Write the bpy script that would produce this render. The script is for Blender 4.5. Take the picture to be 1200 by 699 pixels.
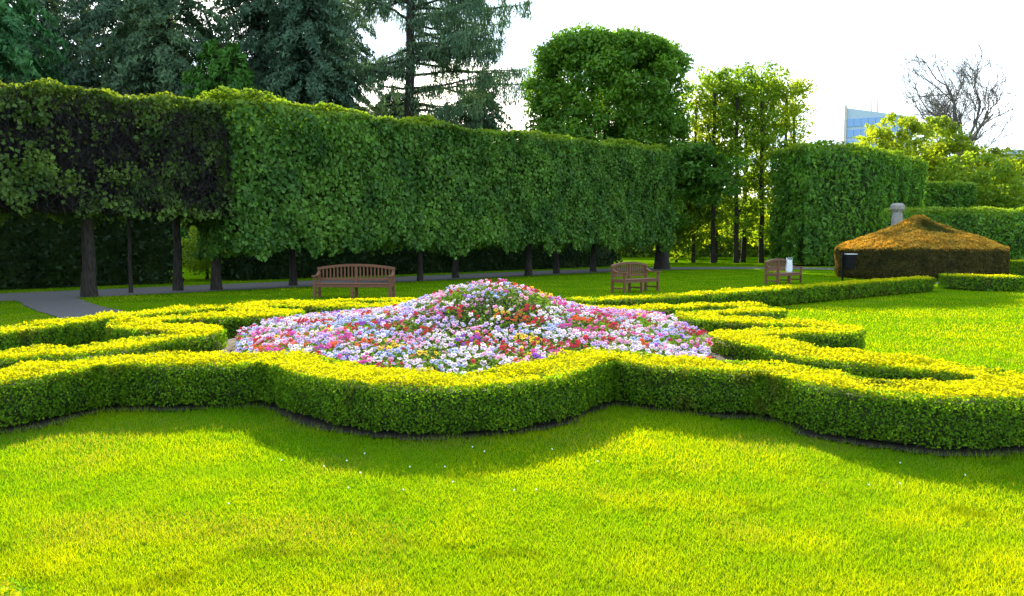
import bpy, math
import numpy as np
from math import radians as R

# ------------------------------------------------------------------ scene, camera, light
scn = bpy.context.scene
for o in list(bpy.data.objects): bpy.data.objects.remove(o)
COL = scn.collection

cam_d = bpy.data.cameras.new('camera'); cam = bpy.data.objects.new('camera', cam_d); COL.objects.link(cam)
cam_d.sensor_width = 36; cam_d.lens = 28.0; cam_d.clip_start = 0.05; cam_d.clip_end = 3000
cam.location = (0, 0, 1.6); cam.rotation_euler = (R(90 - 3.955), 0, 0)
scn.camera = cam

SUN_EL, SUN_AZ = 23.5, -4.0          # azimuth measured from +Y (view axis) towards +X
world = bpy.data.worlds.new('World'); scn.world = world; world.use_nodes = True
nt = world.node_tree; nt.nodes.clear()
wo = nt.nodes.new('ShaderNodeOutputWorld'); bg = nt.nodes.new('ShaderNodeBackground')
sky = nt.nodes.new('ShaderNodeTexSky'); sky.sky_type = 'NISHITA'; sky.sun_disc = False
sky.sun_elevation = R(SUN_EL); sky.sun_rotation = R(SUN_AZ); sky.air_density = 1.0; sky.dust_density = 2.0; sky.ozone_density = 1.0
tc = nt.nodes.new('ShaderNodeTexCoord'); mp = nt.nodes.new('ShaderNodeMapping'); mp.inputs['Scale'].default_value = (1.0, 1.0, 2.6)
nz = nt.nodes.new('ShaderNodeTexNoise'); nz.inputs['Scale'].default_value = 2.3; nz.inputs['Detail'].default_value = 7; nz.inputs['Roughness'].default_value = 0.55
rp = nt.nodes.new('ShaderNodeValToRGB'); rp.color_ramp.elements[0].position = 0.34; rp.color_ramp.elements[1].position = 0.56
rp.color_ramp.elements[0].color = (0.22, 0.22, 0.22, 1); rp.color_ramp.elements[1].color = (1, 1, 1, 1)
mx = nt.nodes.new('ShaderNodeMix'); mx.data_type = 'RGBA'
mx.inputs['B'].default_value = (4.1, 5.1, 6.0, 1)
nt.links.new(tc.outputs['Generated'], mp.inputs['Vector']); nt.links.new(mp.outputs['Vector'], nz.inputs['Vector'])
nt.links.new(nz.outputs['Fac'], rp.inputs['Fac']); nt.links.new(rp.outputs['Color'], mx.inputs['Factor'])
nt.links.new(sky.outputs['Color'], mx.inputs['A']); nt.links.new(mx.outputs['Result'], bg.inputs['Color'])
bg.inputs['Strength'].default_value = 0.10
nt.links.new(bg.outputs['Background'], wo.inputs['Surface'])

sd = bpy.data.lights.new('sun', 'SUN'); sd.energy = 5.0; sd.angle = R(0.53); sd.color = (1.0, 0.87, 0.62)
sun = bpy.data.objects.new('sun', sd); COL.objects.link(sun); sun.location = (-3, 30, 40)
sun.rotation_euler = (R(-(90 - SUN_EL)), 0, R(-SUN_AZ))

vs = scn.view_settings; vs.view_transform = 'Standard'; vs.look = 'None'; vs.gamma = 1.0; vs.use_curve_mapping = False
vs.exposure = 2.0
scn.render.engine = 'CYCLES'
scn.cycles.max_bounces = 8; scn.cycles.diffuse_bounces = 4; scn.cycles.transmission_bounces = 5; scn.cycles.transparent_max_bounces = 8

rng = np.random.default_rng(7)

# ------------------------------------------------------------------ materials
def new_mat(name):
    m = bpy.data.materials.new(name); m.use_nodes = True; m.node_tree.nodes.clear()
    return m, m.node_tree.nodes, m.node_tree.links

def leaf_mat(name, trans=0.45, gloss=0.05, rough=0.45, warm=(1.15, 1.1, 0.5)):
    m, n, l = new_mat(name)
    out = n.new('ShaderNodeOutputMaterial'); at = n.new('ShaderNodeAttribute'); at.attribute_name = 'Col'
    df = n.new('ShaderNodeBsdfDiffuse'); tr = n.new('ShaderNodeBsdfTranslucent'); gl = n.new('ShaderNodeBsdfGlossy')
    gl.inputs['Roughness'].default_value = rough; gl.inputs['Color'].default_value = (0.9, 0.95, 0.9, 1)
    mu = n.new('ShaderNodeMix'); mu.data_type = 'RGBA'; mu.blend_type = 'MULTIPLY'; mu.inputs['Factor'].default_value = 1
    mu.inputs['B'].default_value = (*warm, 1)
    m1 = n.new('ShaderNodeMixShader'); m1.inputs['Fac'].default_value = trans
    m2 = n.new('ShaderNodeMixShader'); m2.inputs['Fac'].default_value = gloss
    l.new(at.outputs['Color'], df.inputs['Color']); l.new(at.outputs['Color'], mu.inputs['A']); l.new(mu.outputs['Result'], tr.inputs['Color'])
    l.new(df.outputs[0], m1.inputs[1]); l.new(tr.outputs[0], m1.inputs[2])
    l.new(m1.outputs[0], m2.inputs[1]); l.new(gl.outputs[0], m2.inputs[2]); l.new(m2.outputs[0], out.inputs['Surface'])
    return m

def rough_mat(name, c1, c2, scale=8.0, rough=0.85, bump=0.3, detail=6, stretch=(1, 1, 1), spec=0.3, dist=0.02, mid=0.5):
    m, n, l = new_mat(name)
    out = n.new('ShaderNodeOutputMaterial'); p = n.new('ShaderNodeBsdfPrincipled')
    tx = n.new('ShaderNodeTexCoord'); mp = n.new('ShaderNodeMapping'); mp.inputs['Scale'].default_value = stretch
    nz = n.new('ShaderNodeTexNoise'); nz.inputs['Scale'].default_value = scale; nz.inputs['Detail'].default_value = detail
    rp = n.new('ShaderNodeValToRGB'); rp.color_ramp.elements[0].position = mid - 0.18; rp.color_ramp.elements[1].position = mid + 0.18
    rp.color_ramp.elements[0].color = (*c1, 1); rp.color_ramp.elements[1].color = (*c2, 1)
    bp = n.new('ShaderNodeBump'); bp.inputs['Strength'].default_value = bump; bp.inputs['Distance'].default_value = dist
    p.inputs['Roughness'].default_value = rough; p.inputs['Specular IOR Level'].default_value = spec
    l.new(tx.outputs['Object'], mp.inputs['Vector']); l.new(mp.outputs['Vector'], nz.inputs['Vector'])
    l.new(nz.outputs['Fac'], rp.inputs['Fac']); l.new(rp.outputs['Color'], p.inputs['Base Color'])
    l.new(nz.outputs['Fac'], bp.inputs['Height']); l.new(bp.outputs['Normal'], p.inputs['Normal']); l.new(p.outputs[0], out.inputs['Surface'])
    return m

M = {}
M['box'] = leaf_mat('box_leaf', 0.48, 0.006, 0.6)
M['lime'] = leaf_mat('lime_leaf', 0.42, 0.014, 0.5)
M['thin'] = leaf_mat('young_leaf', 0.55, 0.012, 0.5)
M['needle'] = leaf_mat('needle', 0.18, 0.012, 0.5, (1.1, 1.1, 0.7))
M['yew'] = leaf_mat('yew_shoot', 0.45, 0.008, 0.5, (1.2, 0.9, 0.4))
M['grass'] = leaf_mat('grass_blade', 0.60, 0.004, 0.55, (1.75, 1.15, 0.15))
M['petal'] = leaf_mat('petal', 0.35, 0.02, 0.6, (1, 1, 1))
M['core'] = rough_mat('hedge_twigs', (0.016, 0.030, 0.006), (0.045, 0.075, 0.012), 40, 0.95, 0.6)
M['core_brown'] = rough_mat('bare_twigs', (0.010, 0.009, 0.009), (0.03, 0.026, 0.024), 12, 0.95, 0.6)
M['bark'] = rough_mat('bark', (0.014, 0.011, 0.009), (0.05, 0.04, 0.032), 6, 0.95, 0.9, 8, (4, 4, 0.7), dist=0.05)
M['bark_grey'] = rough_mat('grey_bark', (0.09, 0.08, 0.075), (0.20, 0.18, 0.17), 6, 0.95, 0.7, 8, (4, 4, 0.7), dist=0.04)
M['soil'] = rough_mat('soil', (0.008, 0.006, 0.005), (0.030, 0.021, 0.014), 22, 0.98, 1.0, 9, dist=0.03)
M['path'] = rough_mat('path_gravel', (0.062, 0.056, 0.056), (0.115, 0.105, 0.104), 30, 0.95, 0.4, 10, dist=0.01)
M['wood'] = rough_mat('bench_wood', (0.105, 0.040, 0.020), (0.21, 0.085, 0.042), 9, 0.55, 0.25, 8, (1.2, 14, 14), 0.35, 0.004)
M['black'] = rough_mat('black_paint', (0.006, 0.006, 0.007), (0.012, 0.012, 0.013), 20, 0.7, 0.1, spec=0.1)
M['pale_metal'] = rough_mat('pale_lid', (0.45, 0.46, 0.48), (0.60, 0.60, 0.62), 20, 0.4, 0.05)
M['stone'] = rough_mat('grey_stone', (0.20, 0.18, 0.17), (0.36, 0.32, 0.30), 9, 0.9, 0.6)
M['bag'] = rough_mat('white_plastic', (0.70, 0.74, 0.78), (0.82, 0.84, 0.86), 14, 0.5, 0.3)
M['frame'] = rough_mat('facade_frame', (0.50, 0.40, 0.38), (0.60, 0.52, 0.50), 2, 0.6, 0.05)
M['render'] = rough_mat('pale_render', (0.55, 0.57, 0.62), (0.66, 0.68, 0.72), 1.2, 0.8, 0.05)
M['slab'] = rough_mat('spandrel', (0.34, 0.42, 0.55), (0.42, 0.50, 0.62), 2, 0.4, 0.05)

def glass_mat():
    m, n, l = new_mat('tower_glass')
    out = n.new('ShaderNodeOutputMaterial'); p = n.new('ShaderNodeBsdfPrincipled')
    p.inputs['Base Color'].default_value = (0.16, 0.28, 0.50, 1); p.inputs['Roughness'].default_value = 0.12
    p.inputs['Metallic'].default_value = 0.35; l.new(p.outputs[0], out.inputs['Surface']); return m
M['glass'] = glass_mat()

def lawn_mat():
    m, n, l = new_mat('lawn_turf')
    out = n.new('ShaderNodeOutputMaterial'); p = n.new('ShaderNodeBsdfPrincipled'); tx = n.new('ShaderNodeTexCoord')
    a = n.new('ShaderNodeTexNoise'); a.inputs['Scale'].default_value = 0.7; a.inputs['Detail'].default_value = 5
    b = n.new('ShaderNodeTexNoise'); b.inputs['Scale'].default_value = 45; b.inputs['Detail'].default_value = 6
    ra = n.new('ShaderNodeValToRGB'); ra.color_ramp.elements[0].color = (0.055, 0.15, 0.002, 1); ra.color_ramp.elements[1].color = (0.12, 0.21, 0.003, 1)
    ra.color_ramp.elements[0].position = 0.35; ra.color_ramp.elements[1].position = 0.68
    rb = n.new('ShaderNodeValToRGB'); rb.color_ramp.elements[0].color = (0.45, 0.5, 0.45, 1); rb.color_ramp.elements[1].color = (1.15, 1.15, 1.1, 1)
    rb.color_ramp.elements[0].position = 0.35; rb.color_ramp.elements[1].position = 0.65
    mu = n.new('ShaderNodeMix'); mu.data_type = 'RGBA'; mu.blend_type = 'MULTIPLY'; mu.inputs['Factor'].default_value = 1
    bp = n.new('ShaderNodeBump'); bp.inputs['Strength'].default_value = 0.8; bp.inputs['Distance'].default_value = 0.03
    p.inputs['Roughness'].default_value = 0.9; p.inputs['Specular IOR Level'].default_value = 0.0
    l.new(tx.outputs['Object'], a.inputs['Vector']); l.new(tx.outputs['Object'], b.inputs['Vector'])
    l.new(a.outputs['Fac'], ra.inputs['Fac']); l.new(b.outputs['Fac'], rb.inputs['Fac'])
    l.new(ra.outputs['Color'], mu.inputs['A']); l.new(rb.outputs['Color'], mu.inputs['B']); l.new(mu.outputs['Result'], p.inputs['Base Color'])
    l.new(b.outputs['Fac'], bp.inputs['Height']); l.new(bp.outputs['Normal'], p.inputs['Normal']); l.new(p.outputs[0], out.inputs['Surface'])
    return m
M['lawn'] = lawn_mat()

# ------------------------------------------------------------------ mesh helpers
def mesh_np(name, verts, loops, starts, totals, mat, parent=None, col=None, smooth=False):
    me = bpy.data.meshes.new(name)
    verts = np.asarray(verts, np.float32)
    me.vertices.add(len(verts)); me.vertices.foreach_set('co', verts.ravel())
    me.loops.add(len(loops)); me.loops.foreach_set('vertex_index', np.asarray(loops, np.int32))
    me.polygons.add(len(starts)); me.polygons.foreach_set('loop_start', np.asarray(starts, np.int32))
    me.polygons.foreach_set('loop_total', np.asarray(totals, np.int32))
    if smooth: me.polygons.foreach_set('use_smooth', np.ones(len(starts), bool))
    if col is not None:
        a = me.attributes.new('Col', 'FLOAT_COLOR', 'POINT')
        c = np.ones((len(verts), 4), np.float32); c[:, :3] = col; a.data.foreach_set('color', c.ravel())
    me.update(calc_edges=True); me.materials.append(mat)
    o = bpy.data.objects.new(name, me); COL.objects.link(o)
    if parent is not None: put_under(o, parent)
    return o

def put_under(o, parent):
    o.parent = parent
    o.location = o.location - parent.location if parent.rotation_euler.z == 0 else o.location

def quads(name, verts, faces, mat, parent=None, col=None, smooth=False):
    faces = np.asarray(faces, np.int32); k = faces.shape[1]
    return mesh_np(name, verts, faces.ravel(), np.arange(len(faces)) * k, np.full(len(faces), k), mat, parent, col, smooth)

def poly(name, verts, faces, mat, parent=None, smooth=False):
    me = bpy.data.meshes.new(name); me.from_pydata([tuple(map(float, v)) for v in verts], [], faces); me.update()
    if smooth:
        for p in me.polygons: p.use_smooth = True
    me.materials.append(mat); o = bpy.data.objects.new(name, me); COL.objects.link(o)
    if parent is not None: put_under(o, parent)
    return o

def empty(name, loc=(0, 0, 0), rz=0.0):
    o = bpy.data.objects.new(name, None); COL.objects.link(o); o.location = loc; o.rotation_euler.z = rz; o.empty_display_size = 0.2
    return o

def tag(o, label=None, cat=None, group=None, kind=None):
    if label: o['label'] = label
    if cat: o['category'] = cat
    if group: o['group'] = group
    if kind: o['kind'] = kind
    return o

def unit(v): return v / np.maximum(np.linalg.norm(v, axis=-1, keepdims=True), 1e-9)

def h3(i, j, k, seed):
    i = i.astype(np.int64); j = j.astype(np.int64); k = k.astype(np.int64)
    n = (i * 374761393 + j * 668265263 + k * 2147483647 + seed * 1274126177) & 0xffffffff
    n = ((n ^ (n >> 13)) * 1274126177) & 0xffffffff
    return ((n ^ (n >> 16)) & 0xffff) / 65535.0
def noise(P, scale, seed=0):
    q = np.asarray(P, float) * scale
    f = np.floor(q); t = q - f; t = t * t * (3 - 2 * t); x, y, z = f[:, 0], f[:, 1], f[:, 2]
    r = 0
    for a in (0, 1):
        for b in (0, 1):
            for c in (0, 1):
                w = (t[:, 0] if a else 1 - t[:, 0]) * (t[:, 1] if b else 1 - t[:, 1]) * (t[:, 2] if c else 1 - t[:, 2])
                r = r + w * h3(x + a, y + b, z + c, seed)
    return r          # 0..1

def leaves_mesh(name, P, N, size, col, mat, parent=None, aspect=0.55, tilt=0.6, droop=0.0, fold=0.15, tri=False):
    """one small folded rhombic leaf per point"""
    n = len(P); size = np.broadcast_to(np.asarray(size, float), (n,))[:, None]
    nn = unit(N + rng.normal(0, tilt, (n, 3)))
    d = rng.normal(0, 1, (n, 3)); d[:, 2] -= droop
    t = unit(d - nn * np.sum(d * nn, 1, keepdims=True)); b = np.cross(nn, t)
    L = size; W = size * aspect * 0.5
    if tri:          # far foliage: one pointed triangle per leaf
        v = np.empty((n, 3, 3)); v[:, 0] = P - t * L * 0.45 + b * W; v[:, 1] = P - t * L * 0.35 - b * W; v[:, 2] = P + t * L * 0.6
        return quads(name, v.reshape(-1, 3), np.arange(n * 3).reshape(n, 3), mat, parent, np.repeat(col, 3, axis=0))
    v = np.empty((n, 4, 3))
    v[:, 0] = P - t * L * 0.5; v[:, 2] = P + t * L * 0.5
    v[:, 1] = P + b * W + nn * L * fold; v[:, 3] = P - b * W + nn * L * fold
    f = np.arange(n * 4).reshape(n, 4)
    return quads(name, v.reshape(-1, 3), f, mat, parent, np.repeat(col, 4, axis=0))

def tube(path, radii, seg=8):
    """verts, faces of a tapered tube along a path"""
    path = np.asarray(path, float); radii = np.asarray(radii, float); n = len(path)
    T = unit(np.gradient(path, axis=0)); up = np.array([0.3, 0.9, 0.1])
    V = []; F = []
    for i in range(n):
        a = np.cross(T[i], up); a /= max(np.linalg.norm(a), 1e-6); b = np.cross(T[i], a)
        for k in range(seg):
            an = 2 * math.pi * k / seg
            V.append(path[i] + (a * math.cos(an) + b * math.sin(an)) * radii[i])
    for i in range(n - 1):
        for k in range(seg):
            F.append((i * seg + k, i * seg + (k + 1) % seg, (i + 1) * seg + (k + 1) % seg, (i + 1) * seg + k))
    return V, F
def tubes(name, list_pr, mat, parent=None, seg=6, smooth=True):
    V = []; F = []
    for path, rad in list_pr:
        v, f = tube(path, rad, seg); o = len(V); V += v; F += [tuple(i + o for i in q) for q in f]
    return quads(name, np.array(V), np.array(F), mat, parent, smooth=smooth)

def boxv(x0, x1, y0, y1, z0, z1):
    return [(x0, y0, z0), (x1, y0, z0), (x1, y1, z0), (x0, y1, z0), (x0, y0, z1), (x1, y0, z1), (x1, y1, z1), (x0, y1, z1)]
BF = [(0, 3, 2, 1), (4, 5, 6, 7), (0, 1, 5, 4), (1, 2, 6, 5), (2, 3, 7, 6), (3, 0, 4, 7)]
def box(name, x0, x1, y0, y1, z0, z1, mat, parent=None, bevel=0.0):
    o = poly(name, boxv(x0, x1, y0, y1, z0, z1), BF, mat, parent)
    if bevel:
        import bmesh
        bm = bmesh.new(); bm.from_mesh(o.data); bmesh.ops.bevel(bm, geom=bm.edges[:], offset=bevel, segments=1, affect='EDGES'); bm.to_mesh(o.data); bm.free()
    return o

def spline(pts, closed=False, step=0.06):
    p = np.asarray(pts, float); n = len(p); out = []
    m = n if closed else n - 1
    for i in range(m):
        if closed: a, b, c, d = p[(i - 1) % n], p[i], p[(i + 1) % n], p[(i + 2) % n]
        else: a, b, c, d = p[max(i - 1, 0)], p[i], p[i + 1], p[min(i + 2, n - 1)]
        k = max(2, int(np.linalg.norm(c - b) / step))
        t = np.linspace(0, 1, k, endpoint=False)[:, None]
        out.append(0.5 * ((2 * b) + (c - a) * t + (2 * a - 5 * b + 4 * c - d) * t ** 2 + (3 * b - a - 3 * c + d) * t ** 3))
    out = np.vstack(out)
    if not closed: out = np.vstack([out, p[-1]])
    return out

def frame(C, closed):
    if closed: T = np.roll(C, -1, 0) - np.roll(C, 1, 0)
    else: T = np.gradient(C, axis=0)
    T = unit(T); N = np.stack([T[:, 1], -T[:, 0]], 1)
    return T, N

def mixc(a, b, t): return np.asarray(a)[None] * (1 - t[:, None]) + np.asarray(b)[None] * t[:, None]

# ------------------------------------------------------------------ ribbon hedges
def ribbon_hedge(name, pts, hw, z0, z1, dens, leaf, colf, closed=False, parent=None, mat='box', rnd=0.022, bump=(0.04, 2.3, 0.02, 11),
                 depth=1.5, step=0.06, core='core', core_z0=None, undercut=0.0, aspect=0.55, tilt=0.7, droop=0.0, core_in=0.06, lod=None, keep=None, topfn=None, ragged=0.0, tri=True):
    """clipped hedge following a line: a dark twiggy core with a skin of single leaves"""
    C = spline(pts, closed, step); T, N = frame(C, closed); n = len(C)
    Cn = np.roll(C, -1, 0) if closed else np.vstack([C[1:], C[-1:]])
    seg = np.linalg.norm(Cn - C, axis=1); cum = np.concatenate([[0], np.cumsum(seg)]); Ltot = cum[-1]
    zt = (lambda s: np.full(len(s), z1)) if topfn is None else topfn
    root = parent if parent is not None else empty(name, (float(C[n // 2, 0]), float(C[n // 2, 1]), 0))
    # core: rounded section swept along the line
    hc = hw - core_in; zc = z0 if core_z0 is None else core_z0
    pb = 0.72 if undercut else 0.93
    prof = [(-hc * pb, zc), (-hc, zc + 0.3 * (z1 - zc)), (-hc, z1 - core_in - rnd), (-hc + rnd, z1 - core_in), (hc - rnd, z1 - core_in), (hc, z1 - core_in - rnd), (hc, zc + 0.3 * (z1 - zc)), (hc * pb, zc)]
    st = max(1, int(0.12 / step)) if step < 0.12 else 1
    idx = np.arange(0, n, st); 
    if not closed and idx[-1] != n - 1: idx = np.append(idx, n - 1)
    V = []
    for i in idx:
        dz = zt(np.array([cum[i] / Ltot]))[0] - z1
        ex = (core_in if i == 0 else -core_in if i == n - 1 else 0) if not closed else 0
        for u, z in prof: V.append((C[i, 0] + T[i, 0] * ex + N[i, 0] * u, C[i, 1] + T[i, 1] * ex + N[i, 1] * u, z + (dz if z > zc + 0.5 * (z1 - zc) else 0)))
    k = len(prof); m = len(idx); F = []
    for i in range(m if closed else m - 1):
        j = (i + 1) % m
        for q in range(k): F.append((i * k + q, i * k + (q + 1) % k, j * k + (q + 1) % k, j * k + q))
    if not closed: F += [tuple(range(k)), tuple((m - 1) * k + q for q in range(k - 1, -1, -1))]
    if core: poly('twig_core', V, F, M[core], root)
    # leaves
    H = z1 - z0; per = 2 * hw + 2 * H
    w = seg.copy()
    if lod is not None: w = w * lod(np.linalg.norm(C - 0, axis=1)) ** 2
    cw = np.concatenate([[0], np.cumsum(w)]); cnt = int(cw[-1] * per * dens)
    r = rng.random(cnt) * cw[-1]; ii = np.clip(np.searchsorted(cw, r, side='right') - 1, 0, n - 1)
    fr = (r - cw[ii]) / np.maximum(w[ii], 1e-9)
    c = C[ii] * (1 - fr[:, None]) + Cn[ii] * fr[:, None]; nn = unit(N[ii] * (1 - fr[:, None]) + N[np.minimum(ii + 1, n - 1) if not closed else (ii + 1) % n] * fr[:, None])
    s = (cum[ii] + fr * seg[ii]) / Ltot
    q = rng.random(cnt) * per
    z1s = zt(s)
    top = q < 2 * hw; left = (~top) & (q < 2 * hw + H)
    u = np.where(top, q - hw, np.where(left, -hw, hw))
    z = np.where(top, z1s, z0 + (np.where(left, q - 2 * hw, q - 2 * hw - H)) / H * (z1s - z0))
    Nu = np.where(top, 0, np.sign(u)); Nz = np.where(top, 1.0, 0.0)
    P = np.stack([c[:, 0] + nn[:, 0] * u, c[:, 1] + nn[:, 1] * u, z], 1)
    NN = np.stack([nn[:, 0] * Nu, nn[:, 1] * Nu, Nz], 1)
    if not closed:     # end caps
        for e, sg in ((0, -1), (n - 1, 1)):
            ce = int(2 * hw * H * dens * (lod(np.linalg.norm(C[e:e + 1], axis=1))[0] ** 2 if lod is not None else 1))
            uu = rng.uniform(-hw, hw, ce); ze = zt(np.array([cum[min(e, n - 1)] / Ltot]))[0]
            zz = rng.uniform(z0, ze, ce); nrm = np.array([T[e, 0] * sg, T[e, 1] * sg, 0])
            Pe = np.stack([C[e, 0] + N[e, 0] * uu, C[e, 1] + N[e, 1] * uu, zz], 1) + nrm * 0.03
            P = np.vstack([P, Pe]); NN = np.vstack([NN, np.tile(nrm, (ce, 1))]); u = np.concatenate([u, uu]); z = np.concatenate([z, zz])
            z1s = np.concatenate([z1s, np.full(ce, ze)]); c = np.vstack([c, np.tile(C[e], (ce, 1))]); nn = np.vstack([nn, np.tile(N[e], (ce, 1))])
            top = np.concatenate([top, np.zeros(ce, bool)])
    # rounded shoulders
    du = np.maximum(np.abs(u) - (hw - rnd), 0); dz = np.maximum(z - (z1s - rnd), 0); d = np.hypot(du, dz); over = d > rnd
    kf = np.where(over, rnd / np.maximum(d, 1e-6), 1)
    ush = (du * kf - du) * np.sign(u); zsh = dz * kf - dz
    P[:, 0] += nn[:, 0] * ush; P[:, 1] += nn[:, 1] * ush; P[:, 2] += zsh
    if undercut:
        uc = np.clip(1 - (P[:, 2] - z0) / 0.16, 0, 1) * undercut
        P[:, :2] -= NN[:, :2] * uc[:, None]
    off = bump[0] * (noise(P, bump[1], 3) - 0.5) * 2 + bump[2] * (noise(P, bump[3], 5) - 0.5) * 2 - np.abs(rng.normal(0, leaf * depth, len(P))) + rng.random(len(P)) * leaf * 0.7
    P += NN * off[:, None]
    scale = np.ones(len(P))
    if lod is not None: scale = 1 / lod(np.linalg.norm(P[:, :2], axis=1))
    if ragged:
        rf = 1.1 if ragged > 0.3 else 6.0
        hang = z0 + ragged * noise(P * np.array([1, 1, 0]), rf, 9) + ragged * 0.5 * noise(P * np.array([1, 1, 0]), 4 * rf / 1.1, 19)
        sel = P[:, 2] > hang; P = P[sel]; NN = NN[sel]; scale = scale[sel]; z1s = z1s[sel]; top = top[sel]; off = off[sel]
    if keep is not None:
        sel = keep(P, off); P = P[sel]; NN = NN[sel]; scale = scale[sel]; z1s = z1s[sel]; top = top[sel]; off = off[sel]
    sz = leaf * scale * (rng.uniform(0.7, 1.3, len(P)) if leaf < 0.1 else rng.uniform(0.5, 1.45, len(P)))
    nn2 = NN.copy(); 
    col = colf(P, NN, z1s)
    leaves_mesh('foliage', P, nn2, sz, col, M[mat], root, aspect, tilt, droop, tri=tri)
    return root

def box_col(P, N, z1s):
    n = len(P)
    young_sunlit = np.clip((P[:, 2] - (z1s - 0.06)) / 0.04, 0, 1) * (N[:, 2] > 0.5)          # fresh shoots on the clipped top, sunlit brightness also put into the colour
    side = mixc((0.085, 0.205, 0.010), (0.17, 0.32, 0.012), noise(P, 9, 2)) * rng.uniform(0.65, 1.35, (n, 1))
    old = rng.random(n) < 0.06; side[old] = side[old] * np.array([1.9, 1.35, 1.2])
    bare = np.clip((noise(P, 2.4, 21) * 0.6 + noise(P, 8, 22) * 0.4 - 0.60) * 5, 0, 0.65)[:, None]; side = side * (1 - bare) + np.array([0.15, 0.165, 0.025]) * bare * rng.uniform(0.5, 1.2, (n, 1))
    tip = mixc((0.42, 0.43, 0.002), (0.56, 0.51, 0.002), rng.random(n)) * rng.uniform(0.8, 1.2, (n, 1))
    y = (young_sunlit * (0.75 + 0.25 * noise(P, 3, 4)))[:, None]
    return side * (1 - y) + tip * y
lodf = lambda d: np.clip(7.5 / np.maximum(d, 0.1), 0.30, 1.0) 

# parterre hedge, world metres
LOOP = [(-2.42, 8.00), (-2.02, 7.72), (-1.72, 7.32), (-1.35, 6.98), (-0.95, 6.76), (-0.55, 6.70), (-0.15, 6.84), (0.22, 7.15), (0.50, 7.62), (0.75, 8.03), (1.06, 8.24),
        (1.32, 7.98), (1.65, 7.68), (2.05, 7.52), (2.40, 7.42), (2.62, 7.12), (2.74, 6.72), (3.00, 6.42), (3.42, 6.24), (3.92, 6.30), (4.28, 6.58), (4.33, 6.98), (4.08, 7.38),
        (3.72, 7.70), (3.35, 8.05), (3.14, 8.45), (3.10, 8.95), (2.92, 9.40), (2.79, 9.85), (3.08, 10.24), (3.60, 10.48), (4.10, 10.55), (4.44, 10.80), (4.46, 11.26), (4.12, 11.62),
        (3.62, 11.88), (3.20, 12.22), (2.98, 12.72), (3.16, 13.22), (3.62, 13.46), (4.12, 13.58), (4.46, 13.90), (4.44, 14.40), (4.08, 14.78), (3.50, 14.82), (3.00, 14.50), (2.45, 14.22),
        (1.85, 14.20), (1.35, 14.55), (0.95, 15.10), (0.35, 15.55), (-0.45, 15.75), (-1.25, 15.60), (-1.95, 15.15), (-2.45, 14.85), (-3.10, 14.72), (-3.70, 14.85), (-4.30, 14.95), (-4.75, 14.60),
        (-4.72, 14.10), (-4.30, 13.80), (-3.92, 13.50), (-3.90, 13.08), (-4.30, 12.82), (-4.85, 12.58), (-5.35, 12.28), (-5.58, 11.80), (-5.44, 11.35), (-5.02, 11.02),
        (-4.55, 10.84), (-4.18, 10.52), (-4.14, 10.12), (-4.36, 9.68), (-4.46, 9.20), (-4.66, 8.72), (-5.05, 8.38), (-5.45, 8.02), (-5.78, 7.55), (-5.76, 7.02), (-5.40, 6.64), (-4.90, 6.58), (-4.50, 6.86),
        (-4.30, 7.28), (-4.14, 7.66), (-3.80, 7.86), (-3.35, 7.86), (-2.85, 7.90)]
LONG_L = [(-7.9, 8.2), (-7.25, 9.6), (-6.95, 10.8), (-6.75, 11.9), (-6.45, 13.0), (-5.85, 14.2), (-4.90, 15.4), (-3.70, 16.25), (-2.50, 16.65), (-1.40, 16.75)]
LONG_R = [(1.25, 16.45), (2.6, 17.0), (4.3, 18.3), (6.55, 20.3), (10.3, 23.6), (13.75, 26.5)]
BOX_H = 0.45

def near_line(P2, line, closed=False):
    C = spline(line, closed, 0.12).astype(np.float32); best = np.full(len(P2), 1e9)
    idx = np.nonzero(((P2 > C.min(0) - 2.2) & (P2 < C.max(0) + 2.2)).all(1))[0]; cc = (C ** 2).sum(1)
    for k in range(0, len(idx), 20000):
        i = idx[k:k + 20000]; q = P2[i].astype(np.float32)
        best[i] = np.sqrt(np.maximum(((q ** 2).sum(1)[:, None] + cc[None] - 2 * q @ C.T).min(1), 0))
    return best
LOOPS = spline(LOOP, True, 0.15)
def in_poly(P2, poly_):
    x, y = P2[:, 0], P2[:, 1]; c = np.zeros(len(P2), bool); n = len(poly_); j = n - 1
    for i in range(n):
        xi, yi = poly_[i]; xj, yj = poly_[j]
        hit = ((yi > y) != (yj > y)) & (x < (xj - xi) * (y - yi) / (yj - yi + 1e-12) + xi)
        c ^= hit; j = i
    return c

MC = np.array([-0.32, 11.25])
def bed_z(P2):
    d = P2 - MC; r2 = d[:, 0] ** 2 + (d[:, 1] * 0.95) ** 2
    return 0.02 + 0.10 * np.clip(1 - (np.sqrt(r2) - 3.4) / 1.0, 0, 1) + 0.33 * np.exp(-r2 / 3.3 ** 2) + 0.42 * np.exp(-r2 / 1.1 ** 2)

# ------------------------------------------------------------------ ground, paths
S = 700
g = quads('lawn', np.array([(-S, -40, 0), (S, -40, 0), (S, 2 * S, 0), (-S, 2 * S, 0)]), [(0, 1, 2, 3)], M['lawn']); tag(g, kind='structure')

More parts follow.
